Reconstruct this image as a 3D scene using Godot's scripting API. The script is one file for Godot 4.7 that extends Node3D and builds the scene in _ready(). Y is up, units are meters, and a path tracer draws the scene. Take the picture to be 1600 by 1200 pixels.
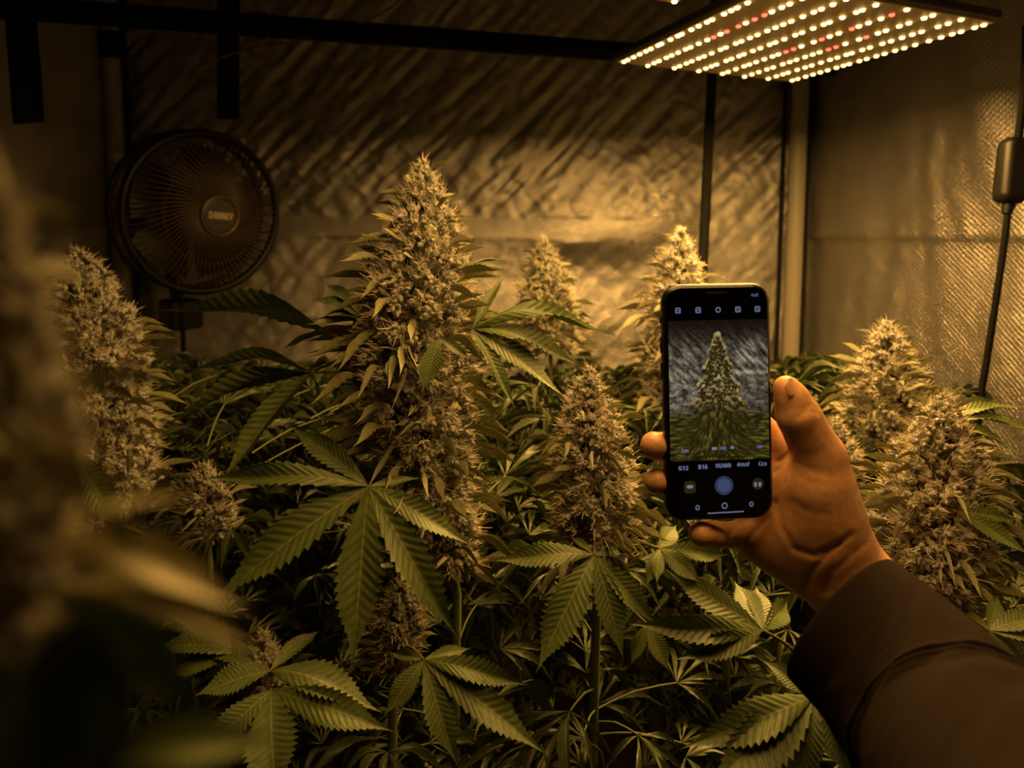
extends Node3D

# ---------------------------------------------------------------- camera numbers
const PITCH := -5.0
const SHIFT_Y := -0.1475          # lens shift, in tangents of the view angle
const HALF := 0.6                 # half of the frame's height, in tangents
const EYE := Vector3(0, 1.3, 0)
const ZH := 0.47                  # distance of the phone
var cam_b := Basis(Vector3.RIGHT, deg_to_rad(PITCH))
var rng := RandomNumberGenerator.new()
var noise := FastNoiseLite.new()
var M := {}
var leafs := {}
var taken := {}
var plants := []

const LAMP_GAIN := 1.85
const LAMP2_GAIN := 0.50


func _ready():
	# ---- camera
	var cam := Camera3D.new()
	cam.name = "camera"
	add_child(cam)
	cam.transform = Transform3D(cam_b, EYE)
	var ca := CameraAttributesPhysical.new()
	ca.frustum_focal_length = 29.1667
	ca.frustum_focus_distance = 0.585
	ca.exposure_aperture = 29.1667 / 4.3
	ca.frustum_near = 0.02
	ca.frustum_far = 20.0
	cam.attributes = ca
	cam.projection = Camera3D.PROJECTION_FRUSTUM
	cam.near = 0.02
	cam.far = 20.0
	cam.size = 2.0 * HALF * 0.02
	cam.frustum_offset = Vector2(0, SHIFT_Y * 0.02)
	cam.keep_aspect = Camera3D.KEEP_HEIGHT
	cam.current = true
	# ---- air: a closed tent in a dark room
	var we := WorldEnvironment.new()
	we.name = "environment"
	var e := Environment.new()
	e.background_mode = Environment.BG_COLOR
	e.background_color = Color(0, 0, 0)
	e.tonemap_mode = Environment.TONE_MAPPER_LINEAR
	e.tonemap_exposure = 1.0
	e.sdfgi_enabled = true
	e.ssao_enabled = true
	e.ssil_enabled = true
	we.environment = e
	add_child(we)
	# ---- grow lamps (fitting, diodes and the light in front of them)
	make_materials()
	grow_lamps()
	room()
	frame_and_straps()
	fan_and_cables()
	make_leaf_meshes()
	make_plants()
	phone()
	person()


# ---------------------------------------------------------------- helpers
func at(px: float, py: float, z: float) -> Vector3:
	return cam_b * Vector3((px - 800.0) / 1000.0 * z, (-(py - 600.0) / 1000.0 + SHIFT_Y) * z, -z) + EYE


func to_px(p: Vector3) -> Vector3:
	var v := cam_b.inverse() * (p - EYE)
	return Vector3(800.0 - 1000.0 * v.x / v.z, 600.0 - 1000.0 * (-v.y / v.z - SHIFT_Y), -v.z)


func numbered(n: String) -> String:
	if not taken.has(n):
		taken[n] = 0
		return n
	taken[n] += 1
	return "%s_%03d" % [n, taken[n]]


func thing(called: String, label: String, category: String, where: Vector3, group := "") -> Node3D:
	var o := Node3D.new()
	o.name = numbered(called)
	add_child(o)
	o.position = where
	tag(o, label, category, group)
	return o


func tag(o: Node, label: String, category: String, group := ""):
	o.set_meta("label", label)
	o.set_meta("category", category)
	if group != "":
		o.set_meta("group", group)


func put(called: String, mesh: Mesh, mat, parent: Node, xf := Transform3D.IDENTITY) -> MeshInstance3D:
	var o := MeshInstance3D.new()
	o.name = numbered(called) if parent == self else called
	o.mesh = mesh
	if mat:
		o.material_override = mat
	o.transform = xf
	parent.add_child(o, true)
	return o


func node3(called: String, parent: Node, where: Vector3) -> Node3D:
	var o := Node3D.new()
	o.name = called
	o.position = where
	parent.add_child(o, true)
	return o


func structure(called: String, mesh: Mesh, mat, label := "") -> MeshInstance3D:
	var o := MeshInstance3D.new()
	o.name = called
	o.mesh = mesh
	o.material_override = mat
	o.set_meta("kind", "structure")
	if label != "":
		o.set_meta("label", label)
	add_child(o, true)
	return o


func many(called: String, mesh: Mesh, xfs: Array, cols: Array, parent: Node, mat = null) -> MultiMeshInstance3D:
	var mm := MultiMesh.new()
	mm.transform_format = MultiMesh.TRANSFORM_3D
	mm.use_colors = not cols.is_empty()
	mm.mesh = mesh
	mm.instance_count = xfs.size()
	for i in xfs.size():
		mm.set_instance_transform(i, xfs[i])
		if not cols.is_empty():
			mm.set_instance_color(i, cols[i])
	var o := MultiMeshInstance3D.new()
	o.name = called
	o.multimesh = mm
	if mat:
		o.material_override = mat
	o.set_meta("kind", "stuff")
	parent.add_child(o, true)
	return o


func arrays(V: PackedVector3Array, I: PackedInt32Array, UV := PackedVector2Array(), closed := false) -> Array:
	if closed:
		var vol := 0.0
		for k in range(0, I.size(), 3):
			vol += V[I[k]].dot(V[I[k + 1]].cross(V[I[k + 2]]))
		if vol > 0.0:
			for k in range(0, I.size(), 3):
				var s := I[k + 1]
				I[k + 1] = I[k + 2]
				I[k + 2] = s
	var N := PackedVector3Array()
	N.resize(V.size())
	for k in range(0, I.size(), 3):
		var a := V[I[k]]
		var n := (V[I[k + 2]] - a).cross(V[I[k + 1]] - a)
		N[I[k]] += n
		N[I[k + 1]] += n
		N[I[k + 2]] += n
	for k in N.size():
		N[k] = N[k].normalized()
	var A := []
	A.resize(Mesh.ARRAY_MAX)
	A[Mesh.ARRAY_VERTEX] = V
	A[Mesh.ARRAY_NORMAL] = N
	A[Mesh.ARRAY_INDEX] = I
	if UV.size() == V.size():
		A[Mesh.ARRAY_TEX_UV] = UV
	return A


func meshed(V, I, UV := PackedVector2Array(), closed := false) -> ArrayMesh:
	var m := ArrayMesh.new()
	m.add_surface_from_arrays(Mesh.PRIMITIVE_TRIANGLES, arrays(V, I, UV, closed))
	return m


# rings of equal size joined into a closed body
func loft_into(V: PackedVector3Array, I: PackedInt32Array, rings: Array, caps := true) -> void:
	var base := V.size()
	var n: int = rings[0].size()
	for r in rings:
		V.append_array(r)
	for j in rings.size() - 1:
		for k in n:
			var a := base + j * n + k
			var b := base + j * n + (k + 1) % n
			I.append_array([a, b, a + n, b, b + n, a + n])
	if caps:
		for side in 2:
			var j := 0 if side == 0 else rings.size() - 1
			var c := Vector3.ZERO
			for p in rings[j]:
				c += p
			var ci := V.size()
			# own vertices, so the edge stays crisp
			V.append_array(rings[j])
			V.append(c / n)
			for k in n:
				var a := ci + k
				var b := ci + (k + 1) % n
				if side == 0:
					I.append_array([b, a, ci + n])
				else:
					I.append_array([a, b, ci + n])


func loft(rings: Array, caps := true) -> ArrayMesh:
	var V := PackedVector3Array()
	var I := PackedInt32Array()
	loft_into(V, I, rings, caps)
	return meshed(V, I, PackedVector2Array(), true)


func rrect(w: float, h: float, r: float, z: float, seg := 5) -> PackedVector3Array:
	var out := PackedVector3Array()
	r = minf(r, minf(w, h) / 2 - 1e-5)
	for q in 4:
		var c := Vector3([1, -1, -1, 1][q] * (w / 2 - r), [1, 1, -1, -1][q] * (h / 2 - r), z)
		for k in seg + 1:
			var a := PI / 2 * (q + float(k) / seg)
			out.append(c + Vector3(cos(a), sin(a), 0) * r)
	return out


# a bevelled slab: w along x, h along y, d along z
func slab(w: float, h: float, d: float, r: float, b: float, seg := 5) -> ArrayMesh:
	var R := []
	for s in [[b, -d / 2], [b * 0.3, -d / 2 + b * 0.3], [0.0, -d / 2 + b], [0.0, d / 2 - b], [b * 0.3, d / 2 - b * 0.3], [b, d / 2]]:
		R.append(rrect(w - 2 * s[0], h - 2 * s[0], maxf(r - s[0], 0.0001), s[1], seg))
	return loft(R)


func tube_into(V, I, pts: Array, radii: Array, n := 8, flat := 1.0) -> void:
	var rings := []
	var t: Vector3 = (pts[1] - pts[0]).normalized()
	var u := t.cross(Vector3.UP if absf(t.y) < 0.9 else Vector3.RIGHT).normalized()
	for k in pts.size():
		var tt: Vector3 = (pts[mini(k + 1, pts.size() - 1)] - pts[maxi(k - 1, 0)]).normalized()
		u = (u - tt * u.dot(tt)).normalized()
		var w := tt.cross(u)
		var ring := PackedVector3Array()
		for j in n:
			var a := TAU * j / n
			ring.append(pts[k] + (u * cos(a) + w * sin(a) * flat) * radii[k])
		rings.append(ring)
	loft_into(V, I, rings)


func tube(pts: Array, radii: Array, n := 8, flat := 1.0) -> ArrayMesh:
	var V := PackedVector3Array()
	var I := PackedInt32Array()
	tube_into(V, I, pts, radii, n, flat)
	return meshed(V, I, PackedVector2Array(), true)


func same(v: float, n: int) -> Array:
	var a := []
	for k in n:
		a.append(v)
	return a


func smooth_path(pts: Array, n: int) -> Array:
	var c := Curve3D.new()
	for k in pts.size():
		var d: Vector3 = (pts[mini(k + 1, pts.size() - 1)] - pts[maxi(k - 1, 0)]) / 6.0
		c.add_point(pts[k], -d, d)
	var out := []
	for k in n + 1:
		out.append(c.sample_baked(c.get_baked_length() * k / n, true))
	return out


# a lathe about +z; profile of Vector2(radius, z)
func lathe(prof: Array, n := 24) -> ArrayMesh:
	var R := []
	for p in prof:
		var ring := PackedVector3Array()
		for j in n:
			ring.append(Vector3(cos(TAU * j / n) * p.x, sin(TAU * j / n) * p.x, p.y))
		R.append(ring)
	return loft(R)


func torus(r: float, t: float, n := 48, m := 8) -> ArrayMesh:
	var V := PackedVector3Array()
	var I := PackedInt32Array()
	for j in n:
		for k in m:
			var a := TAU * j / n
			var b := TAU * k / m
			V.append(Vector3(cos(a) * (r + t * cos(b)), sin(a) * (r + t * cos(b)), t * sin(b)))
			var j2 := (j + 1) % n
			var k2 := (k + 1) % m
			I.append_array([j * m + k, j2 * m + k, j * m + k2, j2 * m + k, j2 * m + k2, j * m + k2])
	return meshed(V, I, PackedVector2Array(), true)


func frame_of(z: Vector3, up: Vector3) -> Basis:
	z = z.normalized()
	var x := up.cross(z)
	if x.length() < 1e-3:
		x = Vector3(0.31, 0.2, 0.93).cross(z)
	x = x.normalized()
	return Basis(x, z.cross(x), z)


func rvec() -> Vector3:
	return Vector3(rng.randfn(), rng.randfn(), rng.randfn()).normalized()


# ---------------------------------------------------------------- materials
func mat(c: Color, rough := 0.6, metal := 0.0) -> StandardMaterial3D:
	var m := StandardMaterial3D.new()
	m.albedo_color = c
	m.roughness = rough
	m.metallic = metal
	m.cull_mode = BaseMaterial3D.CULL_DISABLED
	return m


func glow(c: Color, k: float) -> StandardMaterial3D:
	var m := mat(Color(0.02, 0.02, 0.02), 0.5)
	m.emission_enabled = true
	m.emission = c
	m.emission_energy_multiplier = k
	return m


func leaf_texture(teeth: int, base: Color, vein: Color, dark: Color, frost: float) -> ImageTexture:
	var im := Image.create(96, 512, false, Image.FORMAT_RGB8)
	for y in 512:
		var v := (y + 0.5) / 512.0
		for x in 96:
			var s := absf((x + 0.5) / 48.0 - 1.0)
			var n := noise.get_noise_2d(x * 1.3, y * 0.7)
			var c := base.lerp(dark, clampf(0.35 + 0.9 * n, 0, 1))
			var f := v * teeth - floorf(v * teeth)
			var ve := exp(-pow(minf(f, 1.0 - f) / 0.055, 2.0)) * (1.0 - s * 0.7) * 0.55
			var mid := exp(-pow(s / 0.045, 2.0))
			c = c.lerp(vein, clampf(maxf(ve, mid * 0.9), 0, 1))
			var fr := frost * clampf(rng.randf() * 1.6 - 0.6, 0, 1)
			c = c.lerp(Color(0.82, 0.78, 0.66), fr)
			im.set_pixel(x, y, c)
	im.generate_mipmaps()
	return ImageTexture.create_from_image(im)


func make_materials():
	rng.seed = 11
	noise.seed = 4
	noise.frequency = 0.02
	noise.fractal_octaves = 4
	# silver mylar with a pressed diamond weave
	var im := Image.create(256, 256, false, Image.FORMAT_L8)
	for y in 256:
		for x in 256:
			var a := absf(sin(PI * (x + y) / 32.0))
			var b := absf(sin(PI * (x - y) / 32.0))
			var h := 0.2 + 0.6 * minf(sqrt(a), sqrt(b)) + 0.2 * rng.randf()
			im.set_pixel(x, y, Color(h, h, h))
	im.bump_map_to_normal_map(7.0)
	im.generate_mipmaps()
	var weave := ImageTexture.create_from_image(im)
	var nt := NoiseTexture2D.new()
	nt.width = 512
	nt.height = 512
	nt.seamless = true
	var nn := FastNoiseLite.new()
	nn.frequency = 0.012
	nn.fractal_octaves = 5
	nt.noise = nn
	var cr := Gradient.new()
	cr.set_color(0, Color(0.42, 0.40, 0.37))
	cr.set_color(1, Color(0.86, 0.84, 0.80))
	nt.color_ramp = cr
	for k in ["mylar", "mylar_bright"]:
		var m := mat(Color(0.76, 0.75, 0.73), 0.27, 0.9)
		m.normal_enabled = true
		m.normal_texture = weave
		m.normal_scale = 0.6
		M[k] = m
	M.mylar_bright.roughness = 0.3
	M.mylar_bright.normal_scale = 1.2
	M.black = mat(Color(0.045, 0.042, 0.04), 0.75)
	M.black.metallic_specular = 0.2
	M.black_plastic = mat(Color(0.055, 0.048, 0.042), 0.42)
	M.fan_wire = mat(Color(0.26, 0.21, 0.16), 0.35)
	M.badge = mat(Color(0.16, 0.15, 0.12), 0.4)
	M.badge_ring = mat(Color(0.42, 0.34, 0.25), 0.3, 0.5)
	M.print = mat(Color(0.85, 0.78, 0.68), 0.6)
	M.black_plastic.metallic_specular = 0.35
	M.strap = mat(Color(0.05, 0.048, 0.045), 0.9)
	M.strap_print = mat(Color(0.16, 0.13, 0.10), 0.9)
	M.pole = mat(Color(0.62, 0.60, 0.55), 0.5)
	M.soil = mat(Color(0.13, 0.09, 0.06), 0.95)
	M.lamp_body = mat(Color(0.30, 0.28, 0.25), 0.45, 0.5)
	M.lamp_board = mat(Color(0.66, 0.60, 0.50), 0.5)
	M.led = glow(Color(1.0, 0.78, 0.42), 9.0)
	M.led_red = glow(Color(1.0, 0.36, 0.26), 3.5)
	M.led_case = mat(Color(0.8, 0.72, 0.5), 0.4)
	# leaves
	var leaf := mat(Color(1, 1, 1), 0.5)
	leaf.albedo_texture = leaf_texture(17, Color(0.32, 0.38, 0.19), Color(0.50, 0.51, 0.29), Color(0.23, 0.29, 0.14), 0.14)
	leaf.backlight_enabled = true
	leaf.backlight = Color(0.22, 0.26, 0.06)
	M.leaf = leaf
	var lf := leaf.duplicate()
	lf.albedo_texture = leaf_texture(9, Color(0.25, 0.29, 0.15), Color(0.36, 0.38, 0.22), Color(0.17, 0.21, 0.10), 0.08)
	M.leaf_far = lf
	var lp := leaf.duplicate()
	lp.albedo_texture = leaf_texture(17, Color(0.60, 0.56, 0.38), Color(0.72, 0.67, 0.5), Color(0.45, 0.44, 0.26), 0.3)
	M.leaf_pale = lp
	var sg := mat(Color(1, 1, 1), 0.6)
	sg.albedo_texture = leaf_texture(9, Color(0.46, 0.46, 0.27), Color(0.66, 0.60, 0.42), Color(0.31, 0.34, 0.17), 0.5)
	sg.backlight_enabled = true
	sg.backlight = Color(0.2, 0.2, 0.06)
	sg.rim_enabled = true
	sg.rim = 0.6
	M.sugar = sg
	var cx := mat(Color(1, 1, 1), 0.6)
	cx.vertex_color_use_as_albedo = true
	cx.rim_enabled = true
	cx.rim = 0.5
	M.calyx = cx
	var fz := mat(Color(0.78, 0.75, 0.68), 0.5)
	M.frost = fz
	var ps := mat(Color(1, 1, 1), 0.5)
	ps.vertex_color_use_as_albedo = true
	M.pistil = ps
	M.core = mat(Color(0.20, 0.21, 0.11), 0.8)
	M.stem = mat(Color(0.38, 0.42, 0.22), 0.6)
	M.petiole = mat(Color(0.36, 0.31, 0.18), 0.6)
	# person
	var sk := mat(Color(0.82, 0.65, 0.48), 0.46)
	sk.subsurf_scatter_enabled = true
	sk.subsurf_scatter_strength = 0.05
	var st := NoiseTexture2D.new()
	st.width = 256
	st.height = 256
	st.seamless = true
	var sn := FastNoiseLite.new()
	sn.frequency = 0.035
	sn.fractal_octaves = 4
	st.noise = sn
	var g2 := Gradient.new()
	g2.set_color(0, Color(0.86, 0.74, 0.70))
	g2.set_color(1, Color(1, 1, 1))
	st.color_ramp = g2
	sk.albedo_texture = st
	sk.uv1_triplanar = true
	sk.uv1_world_triplanar = true
	sk.uv1_scale = Vector3(14, 14, 14)
	M.skin = sk
	M.nail = mat(Color(0.88, 0.68, 0.53), 0.25)
	var cl := mat(Color(0.125, 0.10, 0.088), 1.0)
	cl.metallic_specular = 0.15
	cl.rim_enabled = true
	cl.rim = 0.02
	M.cloth = cl
	M.phone = mat(Color(0.03, 0.028, 0.027), 0.3)
	M.glass_black = mat(Color(0.008, 0.008, 0.008), 0.12)


# ---------------------------------------------------------------- lamps
func grow_lamps():
	rng.seed = 21
	var far_left := at(955, 100, 1.0)
	var far_right := at(1235, 130, 1.13)
	var near_right := at(1521, 31, 0.79)
	panel("grow_lamp", "flat square LED grow lamp glowing amber at the top right", far_left, far_right, near_right, 22, LAMP_GAIN)
	panel("grow_lamp", "second LED lamp of which only one corner shows at the top edge", at(800, -29, 0.687), at(1058, 15, 0.76), at(1290, -585, 0.285), 24, LAMP2_GAIN)


func panel(called, label, fl: Vector3, fr: Vector3, nr: Vector3, per_row: int, gain: float):
	var y := (fl.y + fr.y + nr.y) / 3.0
	var x := fr - fl
	var z := nr - fr
	x.y = 0
	z.y = 0
	if gain < LAMP_GAIN:
		x = x.normalized() * 0.34
	var w := x.length()
	var h := z.length()
	x = x.normalized()
	z = Vector3.UP.cross(x).normalized()
	if z.z < 0:
		z = -z
	# x right, z towards the viewer, y up
	var c := fr - x * w / 2 + z * h / 2
	c.y = y
	var root := thing(called, label, "lamp", c, "LED grow lamps")
	root.basis = Basis(x, Vector3.UP, x.cross(Vector3.UP))
	var flat := Basis(Vector3.RIGHT, PI / 2)
	put("housing", slab(w, h, 0.012, 0.006, 0.0025, 3), M.lamp_body, root, Transform3D(flat, Vector3(0, 0.010, 0)))
	put("circuit_board", slab(w - 0.012, h - 0.012, 0.003, 0.004, 0.0006, 3), M.lamp_board, root, Transform3D(flat, Vector3(0, 0.0030, 0)))
	put("driver_box", slab(w * 0.42, h * 0.3, 0.035, 0.006, 0.003, 3), M.black_plastic, root, Transform3D(flat, Vector3(0, 0.034, 0)))
	var V := PackedVector3Array()
	var I := PackedInt32Array()
	for s in [-1, 1]:
		tube_into(V, I, [Vector3(s * w * 0.44, 0.016, h * 0.4), Vector3(0, 0.10, 0.02 * s), Vector3(0, 0.19, 0)], same(0.0016, 3), 6)
		tube_into(V, I, [Vector3(s * w * 0.44, 0.016, -h * 0.4), Vector3(0, 0.10, 0.02 * s), Vector3(0, 0.19, 0)], same(0.0016, 3), 6)
	put("hanger_cord", meshed(V, I, PackedVector2Array(), true), M.black, root)
	# one row of diodes after the other, each diode a dome of its own
	var dome := lathe([Vector2(0.0034, 0), Vector2(0.0033, 0.0012), Vector2(0.0027, 0.0024), Vector2(0.0012, 0.0029)], 10)
	var rows := 8
	for r in rows:
		for k in per_row:
			var px := (r + 0.5) / rows
			px = 0.035 + 0.93 * (r / float(rows - 1))
			var pz := (k + 0.5 + 0.28 * rng.randf_range(-1, 1)) / per_row
			var red := (r in [1, 4, 5]) and k > 7 and rng.randf() < 0.3
			var o := put("diode", dome, M.led_red if red else M.led, root, Transform3D(Basis(Vector3.RIGHT, PI / 2), Vector3((px - 0.5) * w, 0.0014, (pz * 0.97 - 0.485) * h)))
			if red:
				o.set_meta("label", "reddish diode")
	var a := AreaLight3D.new()
	a.name = "lamp_light"
	a.area_size = Vector2(w * 0.96, h * 0.96)
	a.light_color = Color(1.0, 0.755, 0.40)
	a.light_energy = gain
	a.light_size = 0.3
	a.shadow_enabled = true
	a.area_range = 4.0
	a.area_attenuation = 2.0
	root.add_child(a)
	a.transform = Transform3D(Basis(Vector3.RIGHT, -PI / 2), Vector3(0, -0.004, 0))


# ---------------------------------------------------------------- room
func wall(o: Vector3, u: Vector3, v: Vector3, n: Vector3, w: float, h: float, nu: int, nv: int, f: Callable, thick := 0.03) -> ArrayMesh:
	var V := PackedVector3Array()
	var I := PackedInt32Array()
	var UV := PackedVector2Array()
	for j in nv + 1:
		for k in nu + 1:
			var a := w * k / nu
			var b := h * j / nv
			V.append(o + u * a + v * b + n * f.call(a, b))
			UV.append(Vector2(a, b) / 0.09)
	for j in nv:
		for k in nu:
			var a := j * (nu + 1) + k
			var c := [a, a + 1, a + nu + 1, a + 1, a + nu + 2, a + nu + 1]
			if u.cross(v).dot(n) > 0:
				c = [a, a + nu + 1, a + 1, a + 1, a + nu + 1, a + nu + 2]
			I.append_array(c)
	# the back of the sheet, so that the wall has thickness
	var B := V.size()
	for q in [[0, 0], [w, 0], [w, h], [0, h]]:
		V.append(o + u * q[0] + v * q[1])
		UV.append(Vector2(q[0], q[1]) / 0.09)
	for q in [[0, 0], [w, 0], [w, h], [0, h]]:
		V.append(o + u * q[0] + v * q[1] - n * thick)
		UV.append(Vector2(q[0], q[1]) / 0.09)
	for q in 4:
		var a := B + q
		var b := B + (q + 1) % 4
		I.append_array([a, b, a + 4, b, b + 4, a + 4])
	I.append_array([B + 4, B + 5, B + 6, B + 4, B + 6, B + 7])
	return meshed(V, I, UV)


func ridged(x: float, y: float) -> float:
	return 1.0 - absf(noise.get_noise_2d(x, y)) * 2.4


func room():
	noise.frequency = 0.02
	var L := -1.07
	var R := 0.79
	var B := -1.75
	var F := 0.55
	var H := 1.95
	var back := func(a: float, b: float) -> float:
		var x := a + L
		var up := smoothstep(1.30, 1.50, b)
		var p := (x + b) * 60.0
		var q := (x - b) * 620.0
		var q2 := (x - b) * 1500.0
		var d := 0.018 + 0.014 * noise.get_noise_2d(x * 90.0, b * 110.0)
		d += (0.0018 + 0.0080 * up) * ridged(p, q) + 0.0024 * noise.get_noise_2d(p * 3.0, q2 + 300.0)
		d += 0.0046 * lerpf(0.5, 1.0, smoothstep(1.27, 1.36, b)) * noise.get_noise_2d(x * 1000.0 + b * 300.0, b * 900.0 + 50.0)
		# the long fold that catches the light
		var lo := 1.288 - 0.012 * x
		var hi := lo + 0.052
		var fade := smoothstep(-0.78, -0.60, x) * (1.0 - smoothstep(0.30, 0.42, x))
		var band := fade * clampf((b - lo + 0.006) / 0.006, 0, 1) * clampf((hi - b + 0.006) / 0.006, 0, 1)
		d = lerpf(d, 0.018, 0.75 * band)
		if b > lo:
			d += 0.0112 * fade * clampf((hi - b) / (hi - lo), 0, 1)
		else:
			d += 0.0112 * fade * clampf(1.0 - (lo - b) / 0.11, 0, 1)
		# a slack place below the lamp that leans towards it
		d += 0.036 * exp(-pow((x - 0.25) / 0.24, 2.0)) * clampf((1.56 - b) / 0.22, 0, 1) * smoothstep(1.2, 1.33, b)
		return d
	structure("wall_back", wall(Vector3(L, 0, B), Vector3.RIGHT, Vector3.UP, Vector3.BACK, R - L, H, 240, 300, back), M.mylar, "wrinkled silver foil wall behind the plants")
	var side := func(a: float, b: float) -> float:
		var d := 0.012 + 0.012 * noise.get_noise_2d(a * 110.0 + 900.0, b * 40.0)
		d += 0.0035 * noise.get_noise_2d(a * 800.0 + 100.0, b * 190.0) + 0.0015 * noise.get_noise_2d(a * 1500.0, b * 900.0)
		d += 0.006 * exp(-pow((b - 1.293) / 0.006, 2.0)) + 0.006 * smoothstep(1.285, 1.295, b)
		d += 0.012 * exp(-pow((a - 0.52 - (1.5 - b) * 0.12) / 0.05, 2.0)) * smoothstep(1.25, 1.45, b)
		return d
	# the right wall is blown outwards a little
	var bulged := func(a: float, b: float) -> float:
		return side.call(a, b) - 0.21 * sin(PI * clampf(a / 2.0, 0, 1)) * sqrt(maxf(sin(PI * b / H), 0.0))
	structure("wall_right", wall(Vector3(R, 0, B), Vector3.BACK, Vector3.UP, Vector3.LEFT, F - B, H, 200, 200, bulged, 0.25), M.mylar, "silver foil wall on the right with a level crease")
	structure("wall_left", wall(Vector3(L, 0, B), Vector3.BACK, Vector3.UP, Vector3.RIGHT, F - B, H, 160, 160, side), M.mylar_bright, "glittering silver foil wall on the left")
	var plain := func(a: float, b: float) -> float: return 0.006 * noise.get_noise_2d(a * 120.0, b * 60.0)
	structure("wall_front", wall(Vector3(L, 0, F), Vector3.RIGHT, Vector3.UP, Vector3.FORWARD, R - L, H, 40, 40, plain), M.strap)
	structure("ceiling", wall(Vector3(L, H, B), Vector3.RIGHT, Vector3.BACK, Vector3.DOWN, R - L, F - B, 40, 40, plain), M.mylar)
	structure("floor", wall(Vector3(L, 0, B), Vector3.RIGHT, Vector3.BACK, Vector3.UP, R - L, F - B, 60, 60, plain), M.soil)


func frame_and_straps():
	# corner poles
	var pl := at(190, 420, 1.69)
	var pr := at(1240, 420, 1.69)
	for s in [[pl, "pale grey tent pole standing in the back left corner beside the fan"], [pr, "pale grey tent pole standing in the back right corner under the lamp"]]:
		var t := thing("tent_pole", s[1], "pole", Vector3(s[0].x, 0, s[0].z), "tent poles")
		put("tube", tube([Vector3(0, 0.0, 0), Vector3(0, 0.6, 0), Vector3(0, 1.35, 0), Vector3(0, 1.94, 0)], same(0.021, 4), 20), M.pole, t)
		put("foot_cap", tube([Vector3(0, 0.0, 0), Vector3(0, 0.04, 0)], [0.026, 0.0255], 20), M.black_plastic, t)
		put("joint_collar", tube([Vector3(0, 1.745, 0), Vector3(0, 1.76, 0), Vector3(0, 1.80, 0), Vector3(0, 1.815, 0)], [0.022, 0.026, 0.026, 0.022], 20), M.black_plastic, t)
		# dark seam tape in the corner beside the pole
		var side: float = -1.0 if s[0].x < 0 else 1.0
		for k in [-1, 1]:
			put("seam_tape", slab(0.016, 1.92, 0.002, 0.004, 0.0006, 2), M.strap, t, Transform3D(Basis(Vector3.UP, 0.5 * side), Vector3(k * 0.032, 0.97, -0.012 + 0.002 * k)))
	# cross bar under the roof
	var a := at(20, 12, 1.00)
	var b := at(960, 80, 1.25)
	var d := b - a
	var ends := [a - d * 0.28, a + d * 0.5, b, b + d * 0.50]
	var bar := thing("crossbar", "black crossbar running under the roof across the tent", "bar", a)
	var loc := []
	for p in ends:
		loc.append(p - a)
	put("tube", tube(loc, same(0.0185, 4), 18), M.black, bar)
	var dn: Vector3 = d.normalized()
	for t in [0.36, 1.2]:
		put("clamp", tube([d * t - dn * 0.012, d * t - dn * 0.010, d * t + dn * 0.010, d * t + dn * 0.012], [0.0195, 0.022, 0.022, 0.0195], 18), M.black_plastic, bar)
	# straps
	strap("black webbing strap hanging above the fan", at(357, -64, 1.5), at(357, 186, 1.5), 0.05, true)
	strap("wide black strap hanging in the upper left corner", at(8, -298, 0.97), at(45, 192, 0.97), 0.046, false)
	strap("thin black strap hanging in front of the back wall under the lamp", at(1121, -64, 1.5), at(1097, 440, 1.5), 0.021, false)
	# stray wire over the bar
	var w := []
	for p in [[300, 108, 1.32], [380, 78, 1.27], [450, 66, 1.16], [545, 42, 1.12], [620, 5, 1.10], [660, -60, 1.10]]:
		w.append(at(p[0], p[1], p[2]))
	var sp := smooth_path(w, 36)
	var wr := put("wire", tube(sp, same(0.0025, 37), 7), mat(Color(0.42, 0.36, 0.2), 0.5), self)
	tag(wr, "thin wire slung over the crossbar above the fan", "wire")


func strap(label: String, a: Vector3, b: Vector3, w: float, printed: bool):
	var t := thing("strap", label, "strap", a, "black straps hanging from the frame")
	var L := a.distance_to(b)
	var x := frame_of(a - b, Vector3.BACK)
	# frame_of: z runs up the strap
	var bb := Basis(x.x, x.z, x.x.cross(x.z))
	var rings := []
	for k in 21:
		var f := k / 20.0
		var wob := 0.003 * sin(f * 9.0)
		var ring := PackedVector3Array()
		for p in rrect(w, 0.0022, 0.001, 0, 2):
			ring.append(Vector3(p.x, -L * f, p.y + wob))
		rings.append(ring)
	put("webbing", loft(rings), M.strap, t, Transform3D(bb, Vector3.ZERO))
	for s in [-1, 1]:
		put("edge_binding", slab(0.003, L, 0.0042, 0.001, 0.0006, 2), M.black, t, Transform3D(bb, bb * Vector3(s * w * 0.47, -L / 2, 0)))
	if printed:
		# faint upright print, too small and dark to read in the photograph
		for k in 7:
			put("print_mark", slab(0.0075, 0.006, 0.0008, 0.001, 0.0002, 2), M.strap_print, t, Transform3D(bb, bb * Vector3(0, -L * (0.62 + 0.05 * k), 0.0046)))


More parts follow.
